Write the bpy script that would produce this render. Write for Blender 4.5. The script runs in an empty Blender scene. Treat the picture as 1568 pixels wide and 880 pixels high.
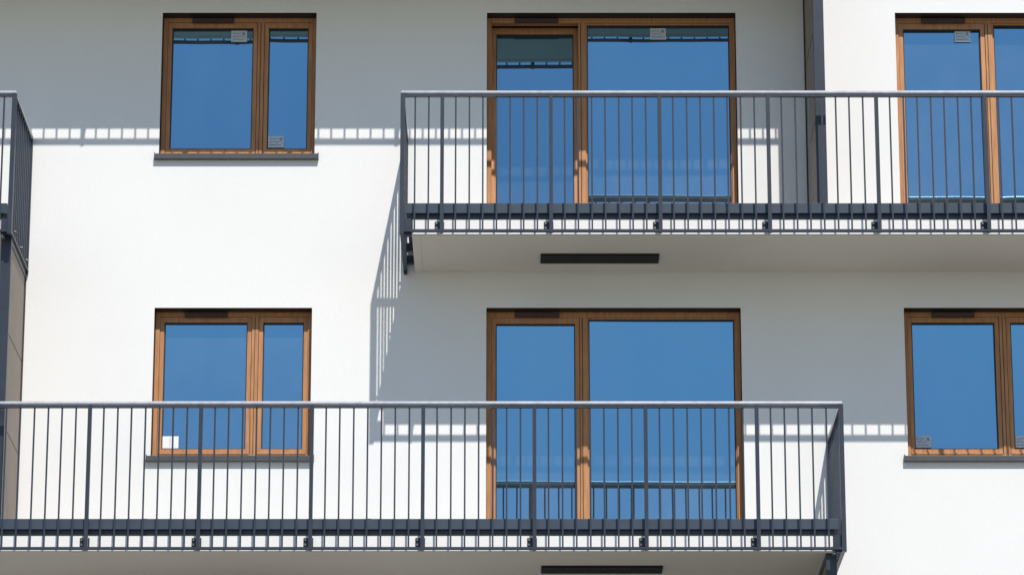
import bpy, math, random
from mathutils import Vector, Matrix
random.seed(4)
D = bpy.data
scene = bpy.context.scene

# ------------------------------------------------------------------ materials
def new_mat(name):
    m = D.materials.new(name); m.use_nodes = True
    nt = m.node_tree
    b = nt.nodes["Principled BSDF"]
    return m, nt, b

def ramp(nt, fac, c0, c1, p0=0.3, p1=0.7):
    r = nt.nodes.new("ShaderNodeValToRGB")
    r.color_ramp.elements[0].position = p0; r.color_ramp.elements[1].position = p1
    r.color_ramp.elements[0].color = (*c0, 1); r.color_ramp.elements[1].color = (*c1, 1)
    nt.links.new(fac, r.inputs[0]); return r.outputs[0]

def noise(nt, scale, detail=4, vec_scale=(1, 1, 1), rough=0.5):
    tc = nt.nodes.new("ShaderNodeTexCoord"); mp = nt.nodes.new("ShaderNodeMapping")
    mp.inputs["Scale"].default_value = vec_scale
    nt.links.new(tc.outputs["Object"], mp.inputs[0])
    n = nt.nodes.new("ShaderNodeTexNoise")
    n.inputs["Scale"].default_value = scale; n.inputs["Detail"].default_value = detail
    n.inputs["Roughness"].default_value = rough
    nt.links.new(mp.outputs[0], n.inputs["Vector"]); return n.outputs["Fac"]

def bump(nt, b, h, strength, dist):
    bp = nt.nodes.new("ShaderNodeBump")
    bp.inputs["Strength"].default_value = strength; bp.inputs["Distance"].default_value = dist
    nt.links.new(h, bp.inputs["Height"]); nt.links.new(bp.outputs[0], b.inputs["Normal"])

def simple(name, c0, c1, nscale=8, rough=0.6, metal=0.0, vs=(1, 1, 1), bmp=None):
    m, nt, b = new_mat(name)
    nt.links.new(ramp(nt, noise(nt, nscale, 5, vs), c0, c1), b.inputs["Base Color"])
    b.inputs["Roughness"].default_value = rough; b.inputs["Metallic"].default_value = metal
    if bmp: bump(nt, b, noise(nt, bmp[0], 3, vs), bmp[1], bmp[2])
    return m

def stucco(name, lo, hi):
    m, nt, b = new_mat(name)
    big = ramp(nt, noise(nt, 0.7, 6, (1, 1, 0.8), 0.55), lo, hi, 0.25, 0.7)
    grain = ramp(nt, noise(nt, 90, 2), (0.945, 0.945, 0.945), (1.0, 1.0, 1.0), 0.3, 0.6)
    m2 = nt.nodes.new("ShaderNodeMix"); m2.data_type = 'RGBA'; m2.blend_type = 'MULTIPLY'
    m2.inputs["Factor"].default_value = 1
    nt.links.new(big, m2.inputs["A"]); nt.links.new(grain, m2.inputs["B"])
    nt.links.new(m2.outputs["Result"], b.inputs["Base Color"])
    b.inputs["Roughness"].default_value = 0.9
    b.inputs["Specular IOR Level"].default_value = 0.2
    bump(nt, b, noise(nt, 120, 3), 0.45, 0.004)
    return m

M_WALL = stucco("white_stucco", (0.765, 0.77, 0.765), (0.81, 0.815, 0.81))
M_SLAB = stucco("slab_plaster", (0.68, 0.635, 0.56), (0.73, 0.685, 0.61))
M_STEEL = simple("slate_painted_steel", (0.015, 0.022, 0.037), (0.021, 0.030, 0.049), 10, 0.40)
M_FASCIA = simple("slate_flashing", (0.030, 0.045, 0.072), (0.042, 0.060, 0.090), 6, 0.4)
M_RAIL = simple("galvanised_handrail", (0.48, 0.49, 0.53), (0.62, 0.63, 0.67), 20, 0.32, 0.6)
M_BOLT = simple("zinc_bolt", (0.12, 0.12, 0.13), (0.22, 0.22, 0.22), 30, 0.5, 0.7)
M_WOOD = simple("stained_wood", (0.36, 0.165, 0.068), (0.52, 0.25, 0.105), 3.0, 0.58, 0.22, (14, 14, 1.2), (5, 0.12, 0.002))
M_VENT = simple("vent_brown", (0.05, 0.022, 0.018), (0.07, 0.03, 0.024), 20, 0.5)
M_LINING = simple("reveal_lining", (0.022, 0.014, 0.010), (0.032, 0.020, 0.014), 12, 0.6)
M_SILL = simple("sill_metal", (0.045, 0.05, 0.055), (0.06, 0.065, 0.07), 12, 0.45)
M_GASKET = simple("gasket", (0.012, 0.012, 0.013), (0.02, 0.02, 0.02), 20, 0.6)
M_PANEL = simple("divider_panel", (0.22, 0.175, 0.14), (0.29, 0.235, 0.19), 4, 0.6, 0, (6, 6, 1))
M_BLACK = simple("black_fixture", (0.004, 0.004, 0.005), (0.008, 0.008, 0.008), 20, 0.8)
M_TRIM = simple("white_trim", (0.72, 0.72, 0.70), (0.78, 0.78, 0.76), 20, 0.4)
M_LABEL = simple("window_label", (0.36, 0.44, 0.52), (0.62, 0.68, 0.74), 70, 0.5)
M_LABELW = simple("window_label_white", (0.75, 0.77, 0.78), (0.85, 0.86, 0.86), 60, 0.5)
M_PRINT = simple("label_print", (0.18, 0.24, 0.32), (0.26, 0.33, 0.42), 60, 0.5)
M_TILE = simple("balcony_tile", (0.30, 0.30, 0.29), (0.38, 0.37, 0.36), 6, 0.6)
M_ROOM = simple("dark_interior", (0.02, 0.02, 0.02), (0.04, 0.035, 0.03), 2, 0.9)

m, nt, b = new_mat("coated_glass")
nt.nodes.remove(b)
out = nt.nodes["Material Output"]
g = nt.nodes.new("ShaderNodeBsdfGlossy"); g.inputs["Roughness"].default_value = 0.012
g.inputs["Color"].default_value = (0.145, 0.315, 0.445, 1)
d = nt.nodes.new("ShaderNodeBsdfDiffuse")
nt.links.new(ramp(nt, noise(nt, 1.5, 5, (1, 1, .6), .6), (0.010, 0.016, 0.020), (0.040, 0.044, 0.046)), d.inputs["Color"])
ms = nt.nodes.new("ShaderNodeAddShader")
nt.links.new(g.outputs[0], ms.inputs[0]); nt.links.new(d.outputs[0], ms.inputs[1])
nt.links.new(ms.outputs[0], out.inputs["Surface"])
bp = nt.nodes.new("ShaderNodeBump"); bp.inputs["Strength"].default_value = 0.3; bp.inputs["Distance"].default_value = 0.004
nt.links.new(noise(nt, 1.6, 1), bp.inputs["Height"]); nt.links.new(bp.outputs[0], g.inputs["Normal"])
M_GLASS = m

# ------------------------------------------------------------------ mesh builder
class MB:
    def __init__(self): self.v = []; self.f = []; self.mi = []; self.mats = []
    def mat(self, m):
        if m not in self.mats: self.mats.append(m)
        return self.mats.index(m)
    def quad(self, pts, m, M=None):
        n = len(self.v)
        self.v += [(M @ Vector(p)) if M else Vector(p) for p in pts]
        self.f.append(tuple(range(n, n + len(pts)))); self.mi.append(self.mat(m))
    def box(self, x0, x1, y0, y1, z0, z1, m, M=None):
        n = len(self.v)
        for p in ((x0,y0,z0),(x1,y0,z0),(x1,y1,z0),(x0,y1,z0),(x0,y0,z1),(x1,y0,z1),(x1,y1,z1),(x0,y1,z1)):
            self.v.append((M @ Vector(p)) if M else Vector(p))
        k = self.mat(m)
        for q in ((0,3,2,1),(4,5,6,7),(0,1,5,4),(1,2,6,5),(2,3,7,6),(3,0,4,7)):
            self.f.append(tuple(n + i for i in q)); self.mi.append(k)
    def sheet(self, hw, hh, sx, sz, m, M, nx=10, nz=16):
        """slightly dished pane: edge slopes sx, sz (radians)"""
        n = len(self.v); k = self.mat(m)
        for j in range(nz + 1):
            for i in range(nx + 1):
                u = -1 + 2*i/nx; t = -1 + 2*j/nz
                y = -.5*sx*hw*(u*u-1) - .5*sz*hh*(t*t-1)
                self.v.append(M @ Vector((u*hw, y, t*hh)))
        for j in range(nz):
            for i in range(nx):
                a = n + j*(nx+1) + i
                self.f.append((a, a+1, a+nx+2, a+nx+1)); self.mi.append(k)
    def tube(self, a, b, r, m, seg=12):
        a = Vector(a); b = Vector(b); ax = (b - a).normalized()
        u = ax.orthogonal().normalized(); w = ax.cross(u); n = len(self.v); k = self.mat(m)
        for c in (a, b):
            for i in range(seg):
                t = 2 * math.pi * i / seg
                self.v.append(c + r * (math.cos(t) * u + math.sin(t) * w))
        for i in range(seg):
            j = (i + 1) % seg
            self.f.append((n + i, n + j, n + seg + j, n + seg + i)); self.mi.append(k)
        self.f.append(tuple(n + i for i in range(seg))[::-1]); self.mi.append(k)
        self.f.append(tuple(n + seg + i for i in range(seg))); self.mi.append(k)
    def obj(self, name, parent=None, bevel=0, smooth=False):
        me = D.meshes.new(name); me.from_pydata(self.v, [], self.f)
        for mm in self.mats: me.materials.append(mm)
        me.polygons.foreach_set("material_index", self.mi)
        if smooth: me.polygons.foreach_set("use_smooth", [True]*len(self.f))
        me.update()
        o = D.objects.new(name, me); scene.collection.objects.link(o)
        if bevel:
            bv = o.modifiers.new("Bevel", 'BEVEL'); bv.width = bevel; bv.segments = 2; bv.limit_method = 'ANGLE'
        if parent: o.parent = parent
        return o

def empty(name):
    e = D.objects.new(name, None); scene.collection.objects.link(e); return e

# ------------------------------------------------------------------ layout (metres)
FLOORS = [0.41, 3.41, 6.41, 9.41, 12.41, 15.365]
HEAD = 2.355; SILLH = 0.893
R = 0.14                                       # recess of the joinery
building = empty("apartment_building")
openings = []
for i, fz in enumerate(FLOORS):
    even = (i % 2 == 0)
    L = [("window", -3.415), ("door", -0.245), ("door" if even else "window", 3.743),
         ("door" if even else "window", -8.0), ("window", 8.2), ("window", -11.4)]
    for kind, x in L:
        w = 2.43 if kind == "door" else 1.505
        z0 = fz + 0.012 if kind == "door" else fz + SILLH
        openings.append((kind, x, x + w, z0, fz + HEAD, i))

XW = (-13.5, 13.5); ZT = 19.2
mb = MB()
xs = sorted({XW[0], XW[1], *[o[1] for o in openings], *[o[2] for o in openings]})
zs = sorted({0.0, ZT, *[o[3] for o in openings], *[o[4] for o in openings]})
for a in range(len(xs) - 1):
    for c in range(len(zs) - 1):
        xm = (xs[a] + xs[a+1]) / 2; zm = (zs[c] + zs[c+1]) / 2
        if any(o[1] < xm < o[2] and o[3] < zm < o[4] for o in openings): continue
        mb.quad([(xs[a],0,zs[c]),(xs[a+1],0,zs[c]),(xs[a+1],0,zs[c+1]),(xs[a],0,zs[c+1])], M_WALL)
mb.quad([(XW[0],12,0),(XW[0],0,0),(XW[0],0,ZT),(XW[0],12,ZT)], M_WALL)
mb.quad([(XW[1],0,0),(XW[1],12,0),(XW[1],12,ZT),(XW[1],0,ZT)], M_WALL)
mb.quad([(XW[1],12,0),(XW[0],12,0),(XW[0],12,ZT),(XW[1],12,ZT)], M_WALL)
mb.obj("wall", building)
mb = MB()
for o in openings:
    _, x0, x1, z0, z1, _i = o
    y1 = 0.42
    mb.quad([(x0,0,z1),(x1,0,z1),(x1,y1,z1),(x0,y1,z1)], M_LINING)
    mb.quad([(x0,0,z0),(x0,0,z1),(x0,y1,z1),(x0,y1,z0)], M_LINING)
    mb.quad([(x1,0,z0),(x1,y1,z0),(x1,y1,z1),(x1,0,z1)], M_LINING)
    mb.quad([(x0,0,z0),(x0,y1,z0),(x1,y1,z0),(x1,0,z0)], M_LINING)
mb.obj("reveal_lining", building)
mb = MB()
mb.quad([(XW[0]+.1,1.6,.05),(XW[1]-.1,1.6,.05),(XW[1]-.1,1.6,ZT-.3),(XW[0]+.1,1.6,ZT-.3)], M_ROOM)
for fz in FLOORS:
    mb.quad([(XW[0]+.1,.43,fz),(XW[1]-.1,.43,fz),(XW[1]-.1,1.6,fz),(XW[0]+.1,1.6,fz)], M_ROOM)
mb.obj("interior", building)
mb = MB()
mb.box(XW[0]-.15, XW[1]+.15, -.12, 12.15, ZT, ZT+.12, M_FASCIA)
mb.obj("roof", building)

# ------------------------------------------------------------------ joinery
def ring(mb, x0, x1, z0, z1, w, y0, y1, m, M=None, wt=None, wb=None):
    wt = w if wt is None else wt; wb = w if wb is None else wb
    mb.box(x0, x0+w, y0, y1, z0, z1, m, M); mb.box(x1-w, x1, y0, y1, z0, z1, m, M)
    mb.box(x0+w, x1-w, y0+.001, y1, z1-wt, z1, m, M); mb.box(x0+w, x1-w, y0+.001, y1, z0, z0+wb, m, M)

def pane(fr, gl, x0, x1, z0, z1, y, M=None, lean=0.0):
    ring(fr, x0-.002, x1+.002, z0-.002, z1+.002, .011, y-.024, y+.03, M_GASKET, M)
    a = math.radians(random.uniform(-.15, .15) - lean)
    c = math.radians(random.uniform(-.3, .3))
    cx, cz = (x0+x1)/2, (z0+z1)/2
    T = Matrix.Translation((cx, y, cz)) @ Matrix.Rotation(a, 4, 'X') @ Matrix.Rotation(c, 4, 'Z')
    if M: T = M @ T
    gl.sheet((x1-x0)/2, (z1-z0)/2, .008, .018, M_GLASS, T)

def label(mb, x, z, y, white=False):
    w, h = .155, .118
    mb.box(x, x+w, y-.004, y-.002, z, z+h, M_LABELW if white else M_LABEL)
    mp = M_PRINT
    if white:
        mb.box(x+w*.47, x+w*.5, y-.0055, y-.0045, z+.01, z+h-.01, mp)
        return
    for k in range(3):
        mb.box(x+.015, x+w-.03-.02*k, y-.0055, y-.0045, z+.025+.03*k, z+.032+.03*k, mp)
    mb.box(x+w-.045, x+w-.02, y-.006, y-.005, z+.07, z+.1, mp)

YF = R
for (kind, x0, x1, z0, z1, i) in openings:
    par = empty(kind); par.parent = building
    fr = MB(); gl = MB(); lb = MB(); haslab = False
    lean = 0.55 if i == 4 else 0.0
    if kind == "window":
        ring(fr, x0+.002, x1-.002, z0+.002, z1-.002, .040, YF, YF+.08, M_WOOD, wt=.045, wb=.055)
        xm0 = x0 + .075 + .80 + .05; xm1 = xm0 + .062
        fr.box(xm0, xm1, YF+.001, YF+.08, z0+.057, z1-.047, M_WOOD)
        fr.box(xm0+.026, xm0+.032, YF-.002, YF+.0, z0+.06, z1-.05, M_GASKET)
        s = [(x0+.036, xm0+.004), (xm1-.004, x1-.036)]
        for k, (a, c) in enumerate(s):
            zz0, zz1 = z0+.050, z1-.040
            ring(fr, a, c, zz0, zz1, .048, YF+.014, YF+.085, M_WOOD, wt=.062, wb=.062)
            ring(fr, a+.004, c-.004, zz0+.004, zz1-.004, .005, YF+.011, YF+.0135, M_GASKET)
            pane(fr, gl, a+.048, c-.048, zz0+.062, zz1-.062, YF+.05, None, lean)
        fr.box(x0+.05, xm0-.01, YF-.006, YF+.010, z0+.057, z0+.075, M_WOOD)
        fr.box(xm1+.01, x1-.05, YF-.006, YF+.010, z0+.057, z0+.075, M_WOOD)
        fr.box(x0+.28, x0+.69, YF-.028, YF-.002, z1-.058, z1-.012, M_VENT)
        fr.box(x0+.30, x0+.67, YF-.036, YF-.029, z1-.052, z1-.040, M_VENT)
        si = MB()
        si.box(x0-.035, x1+.035, -.045, -.001, z0-.052, z0-.006, M_SILL)
        si.box(x0-.035, x1+.035, -.052, -.046, z0-.055, z0-.002, M_SILL)
        si.box(x0+.001, x1-.001, -.045, YF, z0-.005, z0+.001, M_SILL)
        for xx in (x0-.041, x1+.035):
            si.box(xx, xx+.006, -.052, -.001, z0-.055, z0+.012, M_SILL)
        si.obj("sill", par, .002)
        yl = YF+.05-.012
        if i == 4 and abs(x0+3.415) < .01:
            label(lb, x0+.66, z1-.235, YF+.05); label(lb, xm1+.055, z0+.13, yl-.006); haslab = True
        if i == 3 and abs(x0+3.415) < .01:
            label(lb, x0+.09, z0+.125, yl, True); haslab = True
        if i == 3 and abs(x0-3.743) < .01:
            label(lb, x0+.09, z0+.13, yl); label(lb, xm1+.055, z0+.13, yl); haslab = True
    else:
        ring(fr, x0+.002, x1-.002, z0+.002, z1-.002, .044, YF, YF+.09, M_WOOD, wt=.052, wb=.045)
        xm0 = x0 + .895; xm1 = xm0 + .07
        fr.box(xm0, xm1, YF+.001, YF+.09, z0+.047, z1-.054, M_WOOD)
        fr.box(xm0+.02, xm0+.027, YF-.002, YF, z0+.05, z1-.056, M_GASKET)
        a, c, zz0, zz1 = x0+.040, xm0+.004, z0+.040, z1-.046
        T = None; ln = lean
        if i == 4 and abs(x0+.245) < .01:      # leaf tilted open inwards
            T = Matrix.Translation((0, YF+.02, zz0)) @ Matrix.Rotation(math.radians(-3.4), 4, 'X') @ Matrix.Translation((0, -YF-.02, -zz0))
            ln = 0
        ring(fr, a, c, zz0, zz1, .050, YF+.014, YF+.085, M_WOOD, T, wt=.068, wb=.10)
        if T is None: ring(fr, a+.004, c-.004, zz0+.004, zz1-.004, .005, YF+.011, YF+.0135, M_GASKET)
        pane(fr, gl, a+.05, c-.05, zz0+.10, zz1-.068, YF+.05, T, ln)
        ring(fr, xm1-.002, x1-.040, z0+.042, z1-.05, .016, YF+.02, YF+.085, M_WOOD, wt=.02, wb=.05)
        pane(fr, gl, xm1+.014, x1-.056, z0+.092, z1-.07, YF+.05, None, lean)
        fr.box(x0+.27, x0+.70, YF-.028, YF-.002, z1-.060, z1-.014, M_VENT)
        fr.box(x0+.29, x0+.68, YF-.036, YF-.029, z1-.054, z1-.042, M_VENT)
        fr.box(x0+.002, x1-.002, -.03, YF-.003, z0-.008, z0+.003, M_SILL)
        yl = YF+.05
        if i == 4 and abs(x0+.245) < .01:
            label(lb, x0+1.60, z1-.21, yl); haslab = True
        if i == 4 and abs(x0-3.743) < .01:
            label(lb, x0+.60, z1-.235, yl); haslab = True
        if i == 3 and abs(x0+.245) < .01:
            lb.box(x0+.75, x0+.87, -.06, -.02, z0+.03, z0+.055, M_TRIM)
            lb.box(x0+1.60, x0+1.76, -.06, -.03, z0+.02, z0+.035, M_TRIM); haslab = True
    fr.obj("frame", par, .003); gl.obj("glass", par, 0, True)
    if haslab: lb.obj("label", par)

for (x, z) in ((-.68, FLOORS[3]+.16), (-.52, FLOORS[4]+.12), (3.30, FLOORS[4]+.12)):
    s = MB(); s.box(x-.042, x+.042, -.02, -.001, z-.04, z+.045, M_TRIM)
    s.box(x-.036, x+.036, -.034, -.021, z-.005, z+.04, M_TRIM); s.box(x-.03, x+.03, -.026, -.021, z-.032, z-.01, M_SILL)
    s.obj("socket", building, .003)

# ------------------------------------------------------------------ balconies
DR = 1.31; DS = 1.20; PITCH = 1.0135; SUB = PITCH / 8
def balcony(x0, x1, fz, p0, lights=()):
    root = empty("balcony")
    sx0, sx1 = x0+.09, x1-.09
    zb = fz - .286
    s = MB()
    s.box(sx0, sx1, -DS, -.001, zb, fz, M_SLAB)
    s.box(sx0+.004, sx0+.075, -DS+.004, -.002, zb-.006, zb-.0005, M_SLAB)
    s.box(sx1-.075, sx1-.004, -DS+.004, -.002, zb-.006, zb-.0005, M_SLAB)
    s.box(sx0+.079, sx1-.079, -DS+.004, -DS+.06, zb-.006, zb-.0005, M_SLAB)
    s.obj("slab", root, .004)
    # painted front edge of the slab
    e = MB(); e.box(sx0+.002, sx1-.002, -DS-.006, -DS-.0005, zb+.002, fz-.145, M_WALL); e.obj("slab_edge_render", root)
    t = MB(); t.box(sx0+.01, sx1-.01, -DS+.01, -.003, fz+.003, fz+.012, M_TILE); t.obj("floor_tiles", root)
    f = MB()
    f.box(sx0-.05, sx1+.05, -DS-.046, -DS-.001, fz-.092, fz+.004, M_FASCIA)
    f.box(sx0-.012, sx1+.012, -DS-.012, -DS-.001, fz-.140, fz-.094, M_STEEL)  # dark strip on the slab face, deepens the shade below the flashing overhang
    for a, c in ((sx0-.05, sx0-.001), (sx1+.001, sx1+.05)):
        f.box(a, c, -DS-.0005, -.002, fz-.092, fz+.004, M_FASCIA)
    k = math.ceil((sx0 - p0) / 2.03)
    while p0 + k*2.03 < sx1:
        xj = p0 + k*2.03 + .5
        if xj < sx1: f.box(xj, xj+.05, -DS-.049, -DS-.0465, fz-.094, fz+.006, M_FASCIA)
        k += 1
    f.obj("edge_flashing_and_shade_strip", root, .003)
    r = MB()
    ztop = fz + 1.068; zbar = ztop - .034; zbot = fz - .296; hw = .0075
    zr = zbot + .022
    r.tube((x0-.012, -DR, ztop), (x1+.012, -DR, ztop), .019, M_RAIL)
    for xx in (x0, x1):
        r.tube((xx, -DR, ztop+.0005), (xx, -.002, ztop+.0005), .0185, M_RAIL)
    r.box(x0, x1, -DR-.016, -DR+.016, zbar-.010, zbar+.010, M_STEEL)
    r.box(x0, x1, -DR-.020, -DR+.020, zbot, zr, M_STEEL)
    for xx in (x0, x1):
        r.box(xx-.014, xx+.014, -DR+.022, -.002, zbar-.009, zbar+.009, M_STEEL)
        r.box(xx-.018, xx+.018, -DR+.022, -.002, zbot+.001, zr-.001, M_STEEL)
        r.box(xx-.021, xx+.021, -DR-.024, -DR+.021, zbot-.02, ztop-.012, M_STEEL)
        r.box(xx-.016, xx+.016, -.045, -.0015, zbot-.02, ztop-.02, M_STEEL)
        n = 9
        for j in range(1, n+1):
            y = -DR + j * (DR-.03) / (n+1)
            r.box(xx-.008, xx+.008, y-.009, y+.009, zr, zbar-.010, M_STEEL)
        sgn = 1 if xx == x0 else -1
        for y in (-1.05, -.55, -.15):
            a, c = sorted((xx+sgn*.02, xx+sgn*.089))
            r.box(a, c, y-.03, y+.03, zbot+.04, zbot+.12, M_STEEL)
            r.tube((xx-sgn*.0, y, zbot+.08), (xx-sgn*.028, y, zbot+.08), .012, M_BOLT, 8)
        a, c = sorted((xx-sgn*.004, xx+sgn*.085))
        r.box(a, c, -DR+.023, -DR+.035, zbot-.018, zbot+.14, M_STEEL)
    k = math.ceil((x0 + .07 - p0) / SUB)
    while p0 + k*SUB < x1 - .07:
        x = p0 + k*SUB
        if k % 8 == 0:
            r.box(x-.017, x+.017, -DR-.026, -DR+.022, zbot-.004, zbar+.014, M_STEEL)
            r.box(x-.012, x+.012, -DR+.023, -DS-.0125, zbot+.035, zbot+.12, M_STEEL)
            r.box(x-.066, x+.022, -DS-.016, -DS-.0125, zbot+.045, zbot+.13, M_STEEL)
            for dz in (.065, .11):
                r.tube((x-.048, -DS-.016, zbot+dz), (x-.048, -DS-.03, zbot+dz), .010, M_BOLT, 8)
        else:
            j = random.uniform(-.0015, .0015)
            r.box(x-hw+j, x+hw+j, -DR-.009, -DR+.009, zr, zbar-.010, M_STEEL)
        k += 1
    r.obj("railing", root)
    for (a, c) in lights:
        l = MB()
        l.box(a, c, -.60, -.345, zb-.022, zb-.0005, M_BLACK)
        l.box(a-.006, c+.006, -.344, -.330, zb-.034, zb-.0005, M_TRIM)
        l.obj("ceiling_fixture", root, .002)
    return root

EVEN = [(-1.02, 6.75, -.651), (-12.4, -4.65, -5.0)]
ODD = [(-8.45, 3.0, .204), (7.3, 13.2, 8.0)]
for i in (1, 2, 3, 4, 5):
    for (a, c, p) in (EVEN if i % 2 == 0 else ODD):
        li = ((.27, 1.39),) if a in (-1.02, -8.45) else ()
        balcony(a, c, FLOORS[i], p, li)

def divider(xl, xr, i):
    root = empty("balcony_divider")
    z0, z1 = FLOORS[i]+.014, FLOORS[i+1]-.2925
    p = MB()
    p.box(xl+.012, xr-.012, -1.09, -.045, z0+.09, z1-.06, M_PANEL)
    for k in range(1, 3):
        zz = z0 + k*(z1-z0)/3
        p.box(xl+.009, xr-.009, -1.088, -.046, zz-.003, zz+.003, M_LINING)
    p.obj("panel", root, .002)
    q = MB()
    q.box(xl, xr, -1.15, -1.091, z0, z1, M_STEEL)
    q.box(xl, xr, -.044, -.002, z0, z1, M_LINING)
    q.box(xl+.002, xr-.002, -1.0905, -.0445, z1-.06, z1-.001, M_STEEL)
    q.box(xl+.002, xr-.002, -1.0905, -.0445, z0, z0+.09, M_STEEL)
    q.obj("frame", root, .003)
for i in (4, 2): divider(2.845, 2.945, i)
for i in (3, 1): divider(-4.745, -4.65, i)

# ------------------------------------------------------------------ ground
mb = MB(); mb.quad([(-300,-300,0),(300,-300,0),(300,300,0),(-300,300,0)],
    simple("grass", (0.05,0.085,0.025), (0.10,0.13,0.045), 3, 0.9)); mb.obj("ground")
mb = MB(); mb.quad([(-60,-70,.004),(60,-70,.004),(60,-.0,.004),(-60,-.0,.004)],
    simple("bounce_paving", (0.195,0.182,0.16), (0.24,0.225,0.20), 2, 0.85)); mb.obj("bounce_pavement")  # unseen paved area, added to bounce sunlight up to soffits and wall

# ------------------------------------------------------------------ light
S = Vector((.235, -1, 1.255)).normalized()
el = math.asin(S.z); az = math.atan2(S.x, S.y)
w = D.worlds.new("World"); scene.world = w; w.use_nodes = True
nt = w.node_tree
sky = nt.nodes.new("ShaderNodeTexSky"); sky.sky_type = 'NISHITA'; sky.sun_disc = False
sky.sun_elevation = el; sky.sun_rotation = az; sky.air_density = 1.05; sky.dust_density = 0.3; sky.ozone_density = 2.2
bg = nt.nodes["Background"]; bg.inputs[1].default_value = 0.118
nt.links.new(sky.outputs[0], bg.inputs[0])
sl = D.lights.new("sun", 'SUN'); sl.energy = 4.45; sl.angle = math.radians(.5); sl.color = (1, .945, .875)
so = D.objects.new("sun", sl); scene.collection.objects.link(so)
so.rotation_euler = S.to_track_quat('Z', 'Y').to_euler(); so.location = S * 60

# ------------------------------------------------------------------ camera
cam = D.cameras.new("camera"); co = D.objects.new("camera", cam); scene.collection.objects.link(co)
co.location = (0, -35.0, 1.6); co.rotation_euler = (math.radians(106.5), 0, 0)
cam.lens = 5840 / 1568 * 36; cam.sensor_width = 36; cam.clip_end = 1000
scene.camera = co
scene.view_settings.view_transform = 'Standard'; scene.view_settings.look = 'None'; scene.view_settings.exposure = 0
